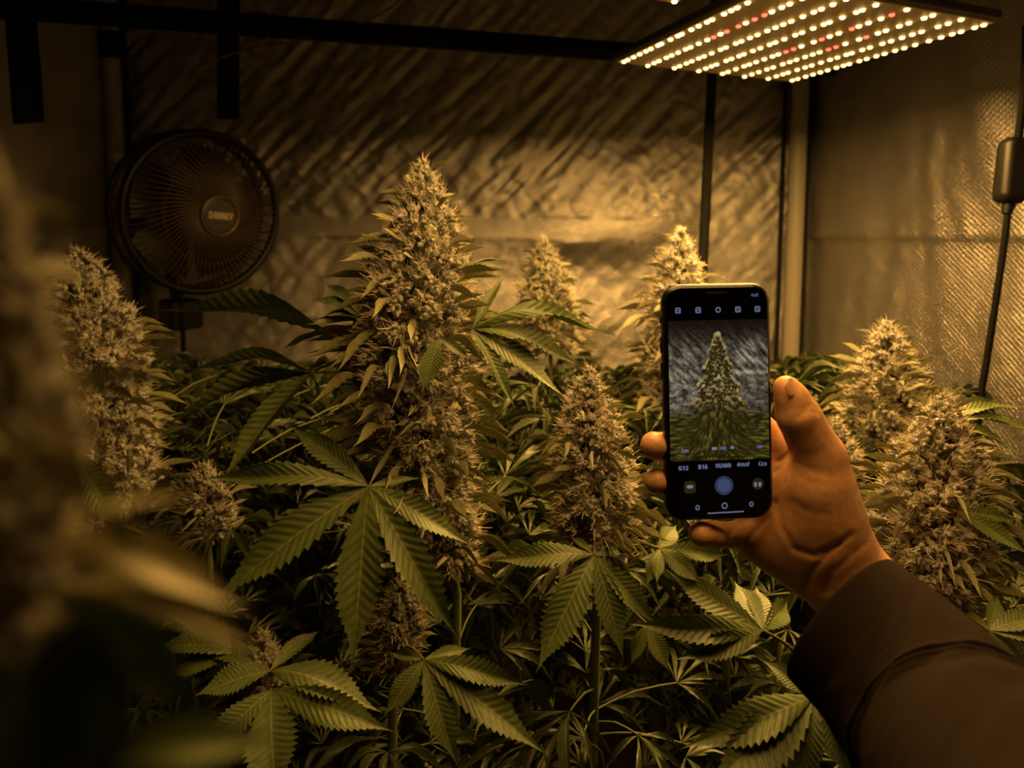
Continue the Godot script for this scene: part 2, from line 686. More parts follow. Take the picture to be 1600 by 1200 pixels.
func fan_and_cables():
	var c := at(322, 334, 1.5)
	var n := Vector3(0.80, -0.10, 0.58).normalized()
	var fb := frame_of(n, Vector3.UP)
	var root := thing("clip_fan", "round black clip fan with a wire grille on the back wall", "fan", c)
	root.basis = fb.scaled_local(Vector3.ONE * 1.23)
	var R := 0.150
	put("front_ring", torus(R, 0.0075, 64, 10), M.black_plastic, root, Transform3D(Basis(), Vector3(0, 0, 0.0)))
	put("rear_ring", torus(R * 1.0, 0.006, 64, 8), M.black_plastic, root, Transform3D(Basis(), Vector3(0, 0, -0.052)))
	put("inner_ring", torus(R * 0.62, 0.0015, 64, 6), M.fan_wire, root, Transform3D(Basis(), Vector3(0, 0, 0.028)))
	# swirling wires of the front grille, all one mesh turned round the hub
	var pts := []
	for k in 11:
		var f := k / 10.0
		var r := lerpf(0.036, R - 0.004, f)
		var a := 0.42 * sin(f * PI * 0.5)
		pts.append(Vector3(cos(a) * r, sin(a) * r, 0.046 * pow(1.0 - f * f, 0.75)))
	var wire := tube(pts, same(0.0017, 11), 5)
	for k in 72:
		put("grille_wire", wire, M.fan_wire, root, Transform3D(Basis(Vector3.BACK, TAU * k / 72), Vector3.ZERO))
	var sp := tube([Vector3(R, 0, -0.052), Vector3(R + 0.003, 0, -0.026), Vector3(R, 0, 0)], same(0.0015, 3), 5)
	for k in 48:
		put("side_wire", sp, M.fan_wire, root, Transform3D(Basis(Vector3.BACK, TAU * k / 48), Vector3.ZERO))
	var rp := []
	for k in 6:
		var f := k / 5.0
		rp.append(Vector3(lerpf(0.04, R, f), 0, -0.075 + 0.023 * f * f))
	var rw := tube(rp, same(0.0014, 6), 5)
	for k in 36:
		put("rear_wire", rw, M.fan_wire, root, Transform3D(Basis(Vector3.BACK, TAU * k / 36), Vector3.ZERO))
	put("motor_housing", lathe([Vector2(0.02, -0.13), Vector2(0.04, -0.125), Vector2(0.046, -0.10), Vector2(0.046, -0.07), Vector2(0.03, -0.055)], 28), M.black_plastic, root)
	# blades at rest
	for k in 5:
		var V := PackedVector3Array()
		var I := PackedInt32Array()
		for j in 9:
			for i in 9:
				var f := j / 8.0
				var g := i / 8.0 - 0.5
				var r := lerpf(0.024, 0.128, f)
				var wd := lerpf(0.45, 0.95, sin(f * PI * 0.62))
				var a := g * wd + f * 0.25
				V.append(Vector3(cos(a) * r, sin(a) * r, -0.028 + g * 0.04 * (1.1 - 0.4 * f)))
		for j in 8:
			for i in 8:
				var a := j * 9 + i
				I.append_array([a, a + 1, a + 9, a + 1, a + 10, a + 9])
		put("blade", meshed(V, I), M.black_plastic, root, Transform3D(Basis(Vector3.BACK, TAU * k / 5), Vector3.ZERO))
	put("blade_hub", lathe([Vector2(0.026, -0.055), Vector2(0.027, -0.02), Vector2(0.02, -0.006), Vector2(0.004, -0.002)], 24), M.black_plastic, root)
	var badge := put("badge", lathe([Vector2(0.037, 0.038), Vector2(0.037, 0.047), Vector2(0.035, 0.0505), Vector2(0.030, 0.052)], 36), M.badge, root)
	badge.set_meta("label", "round centre badge with a pale name print")
	put("badge_rim", torus(0.0355, 0.0028, 40, 8), M.badge_ring, badge, Transform3D(Basis(), Vector3(0, 0, 0.050)))
	var tm := TextMesh.new()
	tm.text = "DANNEY"
	tm.font_size = 16
	tm.pixel_size = 0.00085
	tm.depth = 0.0008
	var sf := SystemFont.new()
	sf.font_names = PackedStringArray(["Droid Sans"])
	sf.font_weight = 800
	tm.font = sf
	put("name_print", tm, M.print, badge, Transform3D(Basis(Vector3.BACK, -0.05).scaled(Vector3(0.86, 1.25, 1)), Vector3(0, 0, 0.0525)))
	# neck and clamp that hold it on the pole side
	var neck := [Vector3(0, -0.005, -0.115), Vector3(-0.004, -0.10, -0.125), Vector3(-0.01, -0.185, -0.08)]
	put("neck", tube(smooth_path(neck, 10), same(0.013, 11), 12), M.black_plastic, root)
	put("clamp", slab(0.07, 0.06, 0.05, 0.01, 0.006, 4), M.black_plastic, root, Transform3D(Basis(), Vector3(-0.01, -0.205, -0.07)))
	var post := at(290, 470, 1.25)
	var ps := []
	for p in [[283, 462, 1.5], [286, 520, 1.5], [288, 575, 1.5], [292, 700, 1.5]]:
		ps.append(at(p[0], p[1], p[2]))
	var cb := put("fan_cord", tube(smooth_path(ps, 16), same(0.0055, 17), 8), M.black, self)
	tag(cb, "black cord running down below the fan into the leaves", "cord")
	# the cable with the inline box on the right
	var ct := thing("power_cable", "black power cable with an inline box hanging at the right edge", "cable", at(1580, 270, 0.93))
	var cp := []
	for p in [[1604, 40, 0.93], [1600, 140, 0.93], [1590, 222, 0.93]]:
		cp.append(at(p[0], p[1], p[2]) - ct.position)
	put("upper_cord", tube(smooth_path(cp, 14), same(0.0052, 15), 10), M.black, ct)
	cp = []
	for p in [[1577, 312, 0.93], [1569, 380, 0.93], [1556, 470, 0.93], [1543, 555, 0.93], [1530, 640, 0.93], [1525, 760, 0.93]]:
		cp.append(at(p[0], p[1], p[2]) - ct.position)
	put("lower_cord", tube(smooth_path(cp, 24), same(0.0048, 25), 10), M.black, ct)
	var ax := (at(1587, 222, 0.93) - at(1577, 312, 0.93)).normalized()
	var bb := frame_of(ax, Vector3.BACK)
	var rr := []
	for q in [[0.010, -0.038], [0.0145, -0.034], [0.0155, -0.028], [0.0155, 0.028], [0.0145, 0.034], [0.009, 0.038]]:
		rr.append(rrect(q[0] * 2.5, q[0] * 2.1, q[0] * 0.7, q[1] * 1.25, 5))
	put("inline_box", loft(rr), M.black_plastic, ct, Transform3D(bb, at(1582, 267, 0.93) - ct.position))
	put("strain_relief", tube([at(1578, 310, 0.93) - ct.position, at(1576, 322, 0.93) - ct.position, at(1573, 334, 0.93) - ct.position], [0.0094, 0.0088, 0.0065], 12), M.black_plastic, ct)


# ---------------------------------------------------------------- leaf, calyx and hair meshes
# one leaflet, length 1 along z, half width 1 along x, upper side y
func leaflet(teeth: int, per: int, cols: int, bend: float, fold: float, saw: float, ripple: float, twist: float, sd: float) -> ArrayMesh:
	var rows := teeth * per
	var V := PackedVector3Array()
	var I := PackedInt32Array()
	var UV := PackedVector2Array()
	for j in rows + 1:
		var t := float(j) / rows
		var w := pow(maxf(sin(PI * pow(t, 0.66)), 0.0), 1.25)
		w *= 1.0 - 0.35 * smoothstep(0.6, 1.0, t)
		w = maxf(w, 0.012)
		var ph := fposmod(t * teeth, 1.0)
		var tooth := ph if j < rows else 0.0
		for k in cols + 1:
			var s := -1.0 + 2.0 * k / cols
			# finer towards the margin
			s = signf(s) * pow(absf(s), 0.8)
			var e := absf(s)
			var hw := w
			if e > 0.99:
				hw *= 1.0 - saw * 0.55 + saw * tooth
			var x := s * hw
			var z := t + 0.15 * e * w * sqrt(sqrt(1.0 - t)) + (0.010 * tooth if e > 0.99 else 0.0)
			var y := bend * 4.0 * t * (1.0 - t) + bend * 0.35 * sin(t * TAU)
			y += fold * 0.1 * e * w
			y += ripple * 0.012 * (absf(sin(PI * ph)) - 0.5) * sin(minf(e * 1.15, 1.0) * PI) * w
			y += 0.02 * sin(t * 7.0 + sd) * s * w + twist * x * t * 0.06
			x += 0.06 * sin(t * 4.0 + sd * 1.7) * t
			V.append(Vector3(x, y, z))
			UV.append(Vector2(s * 0.5 + 0.5, t))
	for j in rows:
		for k in cols:
			var a := j * (cols + 1) + k
			I.append_array([a, a + cols + 1, a + 1, a + 1, a + cols + 1, a + cols + 2])
	return meshed(V, I, UV)


func make_leaf_meshes():
	rng.seed = 31
	leafs.hero = []
	for b in [0.03, 0.085, 0.15]:
		leafs.hero.append([leaflet(17, 4, 8, b, 0.35, 0.27, 0.8, 0.0, 0.3), leaflet(17, 4, 8, b, 0.55, 0.29, 0.8, 0.6, 1.9)])
	leafs.far = []
	for b in [0.04, 0.10, 0.18]:
		leafs.far.append([leaflet(9, 3, 4, b, 0.6, 0.34, 0.8, 0.5, 0.2), leaflet(9, 3, 4, b, 1.0, 0.34, 0.8, -0.9, 2.4)])
	leafs.sugar = []
	for b in [-0.06, 0.03, 0.08, 0.14]:
		leafs.sugar.append(leaflet(9, 3, 4, b, 1.3, 0.45, 3.0, 1.0 - b * 9.0, b * 30.0))
	# calyx: a swollen drop with a beak, grown over with resin hairs
	leafs.calyx = []
	for v in 3:
		var rings := []
		var n := 8
		for j in 8:
			var t := j / 7.0
			var r: float = [0.10, 0.24, 0.31, 0.30, 0.23, 0.145, 0.075, 0.012][j]
			r *= [1.0, 0.82, 1.12][v]
			var bend := [0.10, -0.16, 0.24][v] * t * t as float
			var ring := PackedVector3Array()
			for k in n:
				var a := TAU * k / n
				var rr := r * (1.0 + 0.16 * cos(2.0 * a + v) + 0.10 * rng.randf_range(-1, 1))
				ring.append(Vector3(cos(a) * rr, sin(a) * rr + bend, t))
			rings.append(ring)
		var m := loft(rings)
		var V := PackedVector3Array()
		var I := PackedInt32Array()
		for q in 90:
			var j := rng.randi_range(1, 6)
			var k := rng.randi_range(0, n - 1)
			var p: Vector3 = rings[j][k].lerp(rings[j][(k + 1) % n], rng.randf()).lerp(rings[j + 1][k], rng.randf() * 0.5)
			var d := (Vector3(p.x, p.y, 0.12) + rvec() * 0.12).normalized()
			var s := d.cross(rvec()).normalized() * 0.0085
			var i := V.size()
			V.append_array([p - s, p + s, p + d * rng.randf_range(0.08, 0.18)])
			I.append_array([i, i + 1, i + 2])
		m.add_surface_from_arrays(Mesh.PRIMITIVE_TRIANGLES, arrays(V, I))
		m.surface_set_material(0, M.calyx)
		m.surface_set_material(1, M.frost)
		leafs.calyx.append(m)
	var pp := []
	var pr := []
	for k in 6:
		var t := k / 5.0
		pp.append(Vector3(0.10 * sin(t * 3.0), 0.16 * t * t, t))
		pr.append(lerpf(0.045, 0.018, t))
	leafs.pistil = tube(pp, pr, 4)


func leaf_xf(a: Vector3, b: Vector3, half_w: float, up: Vector3) -> Transform3D:
	var f := frame_of(b - a, up)
	var L := a.distance_to(b)
	return Transform3D(Basis(f.x * half_w, f.y * L, f.z * L), a)


# a fan leaf whose hub and leaflet tips were read off the photograph
func fan(plant: Node3D, hub: Array, pet: Array, tips: Array, up: Vector3, material = null, lod := "hero"):
	var h := at(hub[0], hub[1], hub[2])
	var root := node3("fan_leaf", plant, h - plant.position)
	var e := at(pet[0], pet[1], pet[2]) - h
	put("petiole", tube(smooth_path([e, e * 0.5 + Vector3(0, 0.004, 0), Vector3.ZERO], 6), [0.0019, 0.0018, 0.0017, 0.0016, 0.0015, 0.0014, 0.0013], 6), M.petiole, root)
	var i := 0
	for t in tips:
		var p := at(t[0], t[1], t[2]) - h
		var set_: Array = leafs[lod][t[4]]
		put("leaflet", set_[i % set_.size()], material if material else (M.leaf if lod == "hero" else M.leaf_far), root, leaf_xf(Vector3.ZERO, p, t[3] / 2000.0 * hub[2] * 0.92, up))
		i += 1


# leaflet transforms of a leaf at the origin that points along d
func spread(d: Vector3, up: Vector3, size: float, n: int, droop: float) -> Array:
	var f := frame_of(d, up)
	var out := []
	for k in n:
		var a := lerpf(-1.25, 1.25, k / (n - 1.0)) if n > 1 else 0.0
		var L := size * (1.0 - 0.42 * absf(a) / 1.25) * rng.randf_range(0.88, 1.1)
		var v := (f.z * cos(a) + f.x * sin(a)).normalized()
		var tip := v * L - up * L * droop * rng.randf_range(0.5, 1.4)
		out.append(leaf_xf(Vector3.ZERO, tip, L * rng.randf_range(0.036, 0.062), f.y + rvec() * 0.15))
	return out


# ---------------------------------------------------------------- flower spikes
func cola(plant: Node3D, pts: Array, cs: float, n_leaf: int, tone: float, leaf_len: float, hairs := 3.4):
	var P := []
	var Rr := []
	for p in pts:
		P.append(at(p[0], p[1], p[2]) - plant.position)
		Rr.append(p[3] / 1000.0 * p[2])
	var root := node3("cola", plant, Vector3.ZERO)
	var core := []
	for k in P.size():
		core.append(maxf(Rr[k] * 0.42, 0.0008))
	put("bud_core", tube(P, core, 14), M.core, root)
	# tables along the axis: area up to each point
	var area := [0.0]
	for k in P.size() - 1:
		area.append(area[k] + PI * (Rr[k] + Rr[k + 1]) * P[k].distance_to(P[k + 1]))
	var total: float = area[-1]
	var rmax := 0.0
	for r in Rr:
		rmax = maxf(rmax, r)
	var len_all := 0.0
	for k in P.size() - 1:
		len_all += P[k].distance_to(P[k + 1])
	cs *= 0.84
	var nc := int(total / (cs * cs * 0.8)) + 10
	var xf := [[], [], []]
	var col := [[], [], []]
	var hx := []
	var hc := []
	var leaf_every := maxf(float(nc) / maxf(n_leaf, 1), 1.0)
	var next_leaf := leaf_every * 0.5
	for i in nc:
		var u := (i + 0.5) / nc * total
		var k := 0
		while k < area.size() - 2 and area[k + 1] < u:
			k += 1
		var f: float = (u - area[k]) / maxf(area[k + 1] - area[k], 1e-9)
		var c: Vector3 = P[k].lerp(P[k + 1], f)
		var r: float = lerpf(Rr[k], Rr[k + 1], f)
		var axis: Vector3 = (P[0] - P[-1]).normalized()
		var fx := frame_of(axis, Vector3.BACK)
		var a := i * 2.39996 + rng.randf_range(-0.9, 0.9)
		var rad := fx.x * cos(a) + fx.y * sin(a)
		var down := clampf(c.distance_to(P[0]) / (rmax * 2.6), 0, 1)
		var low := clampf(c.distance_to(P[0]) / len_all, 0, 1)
		var nrm := (rad + axis * lerpf(1.1, 0.15, down)).normalized()
		var s := cs * lerpf(0.62, 1.08, down) * rng.randf_range(0.8, 1.2)
		var lump := noise.get_noise_3dv((c + rad * r) * 1500.0 * 0.0115 / cs)
		var sink := 1.0 + clampf(lump, -0.4, 0.4) * 0.35 * down
		if lump < -0.07 and down > 0.2:
			sink *= 0.62
		var o := c + rad * maxf(r - s * 0.75, 0.0) * sink * (rng.randf_range(0.82, 1.05) if rng.randf() < 0.7 else rng.randf_range(0.45, 0.75))
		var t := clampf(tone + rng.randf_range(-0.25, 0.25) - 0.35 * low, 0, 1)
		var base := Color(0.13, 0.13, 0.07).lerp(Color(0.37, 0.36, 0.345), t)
		var m := 7
		for q in m:
			var d := (nrm + rvec() * 0.78).normalized()
			var L := s * rng.randf_range(0.62, 1.1)
			var v := rng.randi_range(0, 2)
			var fb := frame_of(d, rvec())
			var wd := rng.randf_range(0.85, 1.2)
			xf[v].append(Transform3D(Basis(fb.x * L * wd, fb.y * L * wd, fb.z * L), o + d * s * 0.18 + rvec() * s * 0.14))
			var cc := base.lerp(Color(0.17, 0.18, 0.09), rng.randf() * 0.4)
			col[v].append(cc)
		for q in int(hairs + rng.randf()):
			var d := (nrm * 1.2 + rvec() * 0.7 + axis * 0.25).normalized()
			var L := s * rng.randf_range(0.8, 1.9)
			var fb := frame_of(d, rvec())
			hx.append(Transform3D(fb.scaled_local(Vector3(s, s, L)), o + d * s * 0.55))
			hc.append(Color(0.72, 0.66, 0.48).lerp(Color(0.46, 0.24, 0.08), pow(rng.randf(), 3.0) * 0.7))
		if i >= next_leaf:
			next_leaf += leaf_every
			var L := leaf_len * lerpf(0.35, 1.0, down) * rng.randf_range(0.55, 1.35)
			var d := (rad + axis * lerpf(0.55, rng.randf_range(-0.5, 0.2), down) + rvec() * 0.15).normalized()
			var st := c + rad * r * 0.72
			var tip := st + d * L
			put("sugar_leaf", leafs.sugar[rng.randi_range(0, 3)], M.sugar, root, leaf_xf(st, tip, L * rng.randf_range(0.016, 0.040), axis + rvec() * 0.6))
	for v in 3:
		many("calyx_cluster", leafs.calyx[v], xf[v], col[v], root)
	many("pistils", leafs.pistil, hx, hc, root, M.pistil)


func plant(label: String, pts: Array, group := "flowering plants in the tent") -> Node3D:
	var last: Vector3 = at(pts[-1][0], pts[-1][1], pts[-1][2])
	var o := thing("cannabis_plant", label, "plant", Vector3(last.x, 0, last.z), group)
	var t: float = last.y
	var up := at(pts[-2][0], pts[-2][1], pts[-2][2]) - o.position
	var path := [Vector3(0, 0, 0), Vector3(0.006, t * 0.35, -0.004), Vector3(-0.004, t * 0.7, 0.003), Vector3(0, t, 0), up]
	put("stem", tube(smooth_path(path, 14), [0.0085, 0.008, 0.008, 0.0075, 0.0075, 0.007, 0.007, 0.0065, 0.006, 0.006, 0.0055, 0.005, 0.005, 0.0045, 0.004], 8), M.stem, o)
	plants.append(o)
	return o


func make_plants():
	rng.seed = 77
	var K := []
	# [x, y, distance, half width] from the tip down, then cluster size, leaves, tone, leaf length
	K.append(["tallest frosted flower spike standing in the middle, in front of the foil wall", [[660, 252, .68, 5], [660, 272, .68, 16], [661, 300, .68, 34], [660, 340, .68, 50], [657, 385, .68, 64], [654, 430, .68, 75], [652, 480, .68, 84], [650, 540, .68, 88], [648, 600, .68, 90], [653, 660, .68, 84], [661, 720, .68, 74], [678, 780, .68, 62], [700, 840, .68, 46], [714, 890, .68, 32]], .0098, 260, .72, .058])
	K.append(["tan flower spike on the left below the fan, half hidden by the blurred plant", [[122, 392, .82, 6], [124, 410, .82, 22], [128, 440, .82, 42], [136, 490, .82, 58], [148, 550, .82, 70], [155, 620, .82, 70], [165, 700, .82, 70], [178, 780, .82, 66], [185, 830, .82, 55]], .0105, 130, 1.0, .05])
	K.append(["slender flower spike directly left of the phone, its tip below the main spike's leaves", [[921, 576, .64, 5], [921, 592, .64, 16], [922, 622, .64, 34], [924, 665, .64, 49], [926, 720, .64, 60], [928, 780, .64, 64], [931, 840, .64, 62], [934, 890, .64, 50]], .0082, 140, .74, .042])
	K.append(["frosted flower spike at the right edge, above the dark sleeve", [[1478, 618, .62, 5], [1476, 635, .62, 20], [1472, 665, .62, 42], [1467, 705, .62, 60], [1462, 755, .62, 74], [1458, 810, .62, 78], [1455, 870, .62, 76], [1452, 930, .62, 66], [1452, 975, .62, 50]], .0088, 170, .9, .045])
	K.append(["pointed flower spike behind the thumb, before the right foil wall", [[1386, 505, .86, 5], [1386, 522, .86, 18], [1385, 552, .86, 36], [1384, 592, .86, 52], [1382, 635, .86, 58], [1380, 690, .86, 55]], .0105, 110, .80, .055])
	K.append(["small dark olive flower spike far back, right of the main spike's tip", [[850, 372, 1.14, 3], [851, 388, 1.14, 12], [853, 420, 1.14, 28], [855, 460, 1.14, 38], [858, 505, 1.14, 44], [860, 550, 1.14, 42]], .0115, 70, .35, .05])
	K.append(["golden flower spike standing behind the top of the phone", [[1065, 358, 1.0, 4], [1064, 374, 1.0, 14], [1061, 405, 1.0, 28], [1058, 450, 1.0, 36], [1055, 510, 1.0, 40], [1050, 580, 1.0, 46], [1045, 650, 1.0, 46]], .0115, 80, .72, .055])
	K.append(["small pale flower tip peeping out just right of the thumb's base", [[1308, 656, .78, 4], [1309, 672, .78, 13], [1313, 700, .78, 24], [1318, 740, .78, 27], [1322, 780, .78, 22]], .0095, 20, .7, .035])
	K.append(["small pinkish flower tip low on the left, touched by a long leaflet's point", [[318, 728, .74, 5], [319, 745, .74, 20], [322, 775, .74, 36], [324, 805, .74, 42], [326, 840, .74, 34]], .0105, 24, .75, .045])
	K.append(["brownish flower tip low in the centre, behind the large drooping leaf", [[628, 915, .62, 6], [627, 935, .62, 24], [626, 965, .62, 38], [622, 1000, .62, 38], [615, 1050, .62, 26]], .0085, 34, .45, .035])
	K.append(["young flower tip low on the left inside a rosette of broad leaves", [[412, 992, .56, 4], [413, 1008, .56, 18], [415, 1035, .56, 30], [416, 1065, .56, 32], [418, 1100, .56, 26]], .0085, 20, .5, .03])
	K.append(["out-of-focus flower spike close to the lens at the left edge", [[-30, 230, .09, 10], [-26, 290, .09, 34], [-12, 420, .09, 56], [2, 560, .09, 74], [14, 680, .09, 92], [16, 780, .09, 88], [14, 900, .09, 74], [10, 1010, .09, 54]], .0027, 46, .95, .014])
	var P := []
	for k in K:
		var p := plant(k[0], k[1])
		cola(p, k[1], k[2], k[3], k[4], k[5])
		P.append(p)
	hero_fans(P)
	undergrowth(P)


func hero_fans(P: Array):
	var face := Vector3(0, 0.72, 0.7)
	var flat := Vector3(0, 0.95, 0.3)
	# the large leaf hanging in front of the main spike
	fan(P[0], [576, 760, .60], [650, 790, .67], [[312, 748, .60, 44, 1], [322, 946, .555, 80, 0], [551, 1050, .545, 76, 0], [720, 1005, .57, 60, 0], [740, 853, .60, 44, 0], [452, 664, .66, 46, 0], [660, 746, .63, 16, 0]], face)
	fan(P[0], [487, 582, .66], [570, 594, .685], [[250, 668, .60, 66, 1], [348, 750, .60, 58, 0], [280, 580, .72, 30, 1], [496, 645, .64, 26, 0], [560, 560, .66, 14, 0]], Vector3(0.15, 0.75, -0.65))
	fan(P[0], [516, 521, .66], [560, 560, .685], [[243, 484, .66, 78, 1], [440, 545, .70, 16, 0]], Vector3(0, 0.75, -0.66))
	fan(P[0], [738, 514, .645], [690, 540, .68], [[962, 524, .65, 36, 2], [908, 572, .63, 42, 1], [884, 620, .61, 46, 0], [806, 640, .60, 26, 0], [790, 428, .68, 20, 0]], Vector3(0.1, 0.85, 0.5))
	fan(P[0], [686, 528, .60], [680, 545, .66], [[660, 614, .585, 38, 0], [735, 560, .60, 18, 0]], Vector3(0, 0.5, 0.85))
	fan(P[0], [728, 415, .66], [690, 430, .68], [[804, 424, .66, 16, 0], [790, 405, .68, 9, 0]], flat)
	fan(P[0], [590, 390, .66], [620, 400, .68], [[562, 362, .66, 12, 0], [552, 386, .66, 10, 0]], flat)
	fan(P[0], [570, 500, .66], [620, 510, .68], [[478, 466, .68, 30, 1], [486, 500, .66, 24, 1], [500, 440, .70, 24, 1]], flat)
	# left spike's single leaf
	fan(P[1], [112, 702, .50], [140, 690, .60], [[193, 832, .48, 56, 0], [60, 800, .48, 46, 0]], face)
	# the spike beside the phone
	fan(P[2], [928, 867, .58], [932, 838, .63], [[768, 878, .58, 42, 1], [836, 1051, .545, 66, 0], [976, 1032, .555, 50, 0], [1028, 980, .57, 42, 0], [988, 858, .60, 18, 0], [888, 836, .62, 14, 0]], face)
	fan(P[2], [1030, 857, .60], [965, 850, .63], [[1010, 916, .585, 26, 0], [1026, 912, .58, 22, 0], [1098, 912, .58, 34, 1], [1140, 868, .62, 34, 1], [1056, 820, .64, 34, 0]], Vector3(-0.1, 0.55, 0.85))
	fan(P[2], [1010, 975, .57], [950, 930, .62], [[1047, 1050, .555, 34, 0], [985, 1040, .56, 24, 0]], face)
	# leaves under the hand and the sleeve
	fan(P[3], [1192, 985, .55], [1262, 1040, .56], [[980, 976, .55, 46, 1], [1050, 1031, .535, 42, 1], [1036, 888, .60, 48, 0], [1148, 908, .60, 46, 0], [1180, 915, .60, 44, 0], [1232, 938, .60, 40, 0]], Vector3(-0.1, 0.5, 0.85))
	fan(P[3], [1272, 1088, .49], [1330, 1100, .54], [[1064, 1172, .475, 62, 1], [1100, 1236, .455, 84, 0], [1328, 1220, .46, 56, 0], [1190, 1030, .51, 36, 0], [1240, 1260, .45, 50, 0]], face)
	fan(P[3], [1496, 800, .57], [1460, 800, .61], [[1612, 868, .55, 36, 0], [1590, 812, .57, 26, 0]], face)
	fan(P[3], [1545, 985, .53], [1490, 960, .60], [[1650, 958, .53, 40, 0], [1655, 1005, .52, 40, 0], [1600, 1085, .51, 34, 0], [1560, 930, .56, 26, 0]], flat)
	fan(P[4], [1470, 660, .80], [1400, 670, .86], [[1602, 634, .78, 24, 1], [1622, 672, .76, 26, 1], [1600, 712, .75, 26, 1], [1560, 625, .84, 18, 1]], flat)
	# low centre
	fan(P[9], [662, 1031, .54], [630, 1010, .60], [[600, 1120, .525, 40, 0], [716, 1202, .51, 50, 0], [858, 1180, .51, 52, 0], [828, 1072, .54, 40, 1], [736, 1012, .57, 24, 0], [610, 1020, .58, 20, 0]], face)
	# low left rosette
	fan(P[10], [422, 1048, .54], [417, 1080, .56], [[598, 1112, .52, 60, 1], [300, 1088, .52, 58, 0], [300, 1000, .58, 46, 0], [500, 985, .60, 36, 0]], flat)
	fan(P[10], [424, 1078, .525], [417, 1095, .56], [[618, 1142, .50, 56, 0], [432, 1260, .47, 84, 0], [300, 1190, .49, 50, 0]], face)
	fan(P[10], [372, 1022, .56], [414, 1075, .56], [[236, 1010, .56, 44, 1], [262, 958, .60, 40, 1], [250, 1060, .54, 40, 0]], flat)
	# leaves right in front of the lens
	fan(P[11], [70, 842, .090], [16, 830, .090], [[392, 955, .097, 92, 1], [300, 770, .108, 40, 0]], Vector3(0, 0.9, 0.4), M.leaf_pale)
	fan(P[11], [90, 915, .090], [16, 880, .090], [[420, 1020, .097, 56, 1]], Vector3(0, 0.9, 0.4), M.leaf_pale)
	fan(P[11], [60, 900, .094], [14, 890, .090], [[330, 1110, .097, 120, 0], [90, 1320, .086, 150, 0], [220, 1280, .090, 130, 0]], Vector3(0.3, 0.3, 0.85))
	fan(P[11], [130, 1215, .090], [10, 1100, .090], [[452, 1150, .094, 100, 1]], Vector3(0, 0.9, 0.4))
	fan(P[11], [40, 590, .122], [2, 600, .094], [[296, 606, .130, 30, 0]], Vector3(0, 0.9, 0.3))
	fan(P[11], [60, 690, .090], [14, 690, .090], [[150, 800, .086, 60, 0], [120, 640, .094, 40, 0]], Vector3(0, 0.6, 0.7), M.leaf_pale)


# leaves of the lower canopy: the front ones one by one, the depth below as a mass
func undergrowth(P: Array):
	rng.seed = 5
	var mass := {}
	for p in P:
		mass[p] = [[], []]
	var n_single := 190
	var n_mass := 3200
	for i in n_single + n_mass:
		var single := i < n_single
		var z := sqrt(rng.randf_range(0.30, 2.5)) if single else sqrt(rng.randf_range(0.22, 2.6))
		z = clampf(z, 0.5, 1.62)
		var x := rng.randf_range(-0.86, 0.84) * z
		x = clampf(x, -0.95, 0.66)
		# how high the canopy stands there
		var top := lerpf(0.93, 1.10, smoothstep(0.55, 0.95, z)) - 0.22 * maxf(z - 1.0, 0.0) + 0.03 * sin(x * 13.0) * cos(z * 9.0)
		if z < 0.66:
			top -= 0.05
		var y := top - (absf(rng.randfn()) * 0.05 if single else rng.randf_range(0.03, 0.40))
		var w := EYE + Vector3(x, y - 1.3, -z)
		var px := to_px(w)
		# keep the spikes and the hand clear
		if px.y < 560.0 and single:
			continue
		if absf(px.x - 655) < 130 and px.y < 880 and z < 0.72:
			continue
		if absf(px.x - 926) < 85 and px.y < 880 and z < 0.70:
			continue
		if absf(px.x - 1462) < 95 and px.y < 950 and z < 0.70:
			continue
		if px.x > 1000 and px.x < 1420 and px.y < 960 and z < 0.60:
			continue
		var own: Node3D = P[0]
		var best := 9.0
		for k in 11:
			var q: Node3D = P[k]
			var dd := Vector2(q.position.x - w.x, q.position.z - w.z).length()
			if dd < best:
				best = dd
				own = q
		var away := Vector3(w.x - own.position.x, 0, w.z - own.position.z)
		away = (away.normalized() + Vector3(rng.randfn() * 0.5, 0, rng.randfn() * 0.5)).normalized()
		away.y = rng.randf_range(-0.35, 0.15)
		var up := (Vector3.UP + rvec() * 0.3).normalized()
		var size := rng.randf_range(0.06, 0.115)
		var xs := spread(away, up, size, 5 if rng.randf() < 0.4 else 7, rng.randf_range(0.1, 0.5))
		if single:
			var root := node3("fan_leaf", own, w - own.position)
			var e := Vector3(own.position.x - w.x, -0.02, own.position.z - w.z)
			e = e.limit_length(0.12)
			put("petiole", tube(smooth_path([e, e * 0.5 + Vector3(0, 0.006, 0), Vector3.ZERO], 4), [0.0013, 0.0012, 0.0012, 0.0011, 0.001], 5), M.stem, root)
			for t in xs:
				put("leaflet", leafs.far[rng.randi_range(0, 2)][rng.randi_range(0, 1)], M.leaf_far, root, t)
		else:
			for t in xs:
				mass[own][rng.randi_range(0, 1)].append(Transform3D(t.basis, t.origin + w - own.position))
	for p in P:
		for k in 2:
			if mass[p][k].size():
				many("lower_foliage", leafs.far[1 + k][k], mass[p][k], [], p, M.leaf_far)


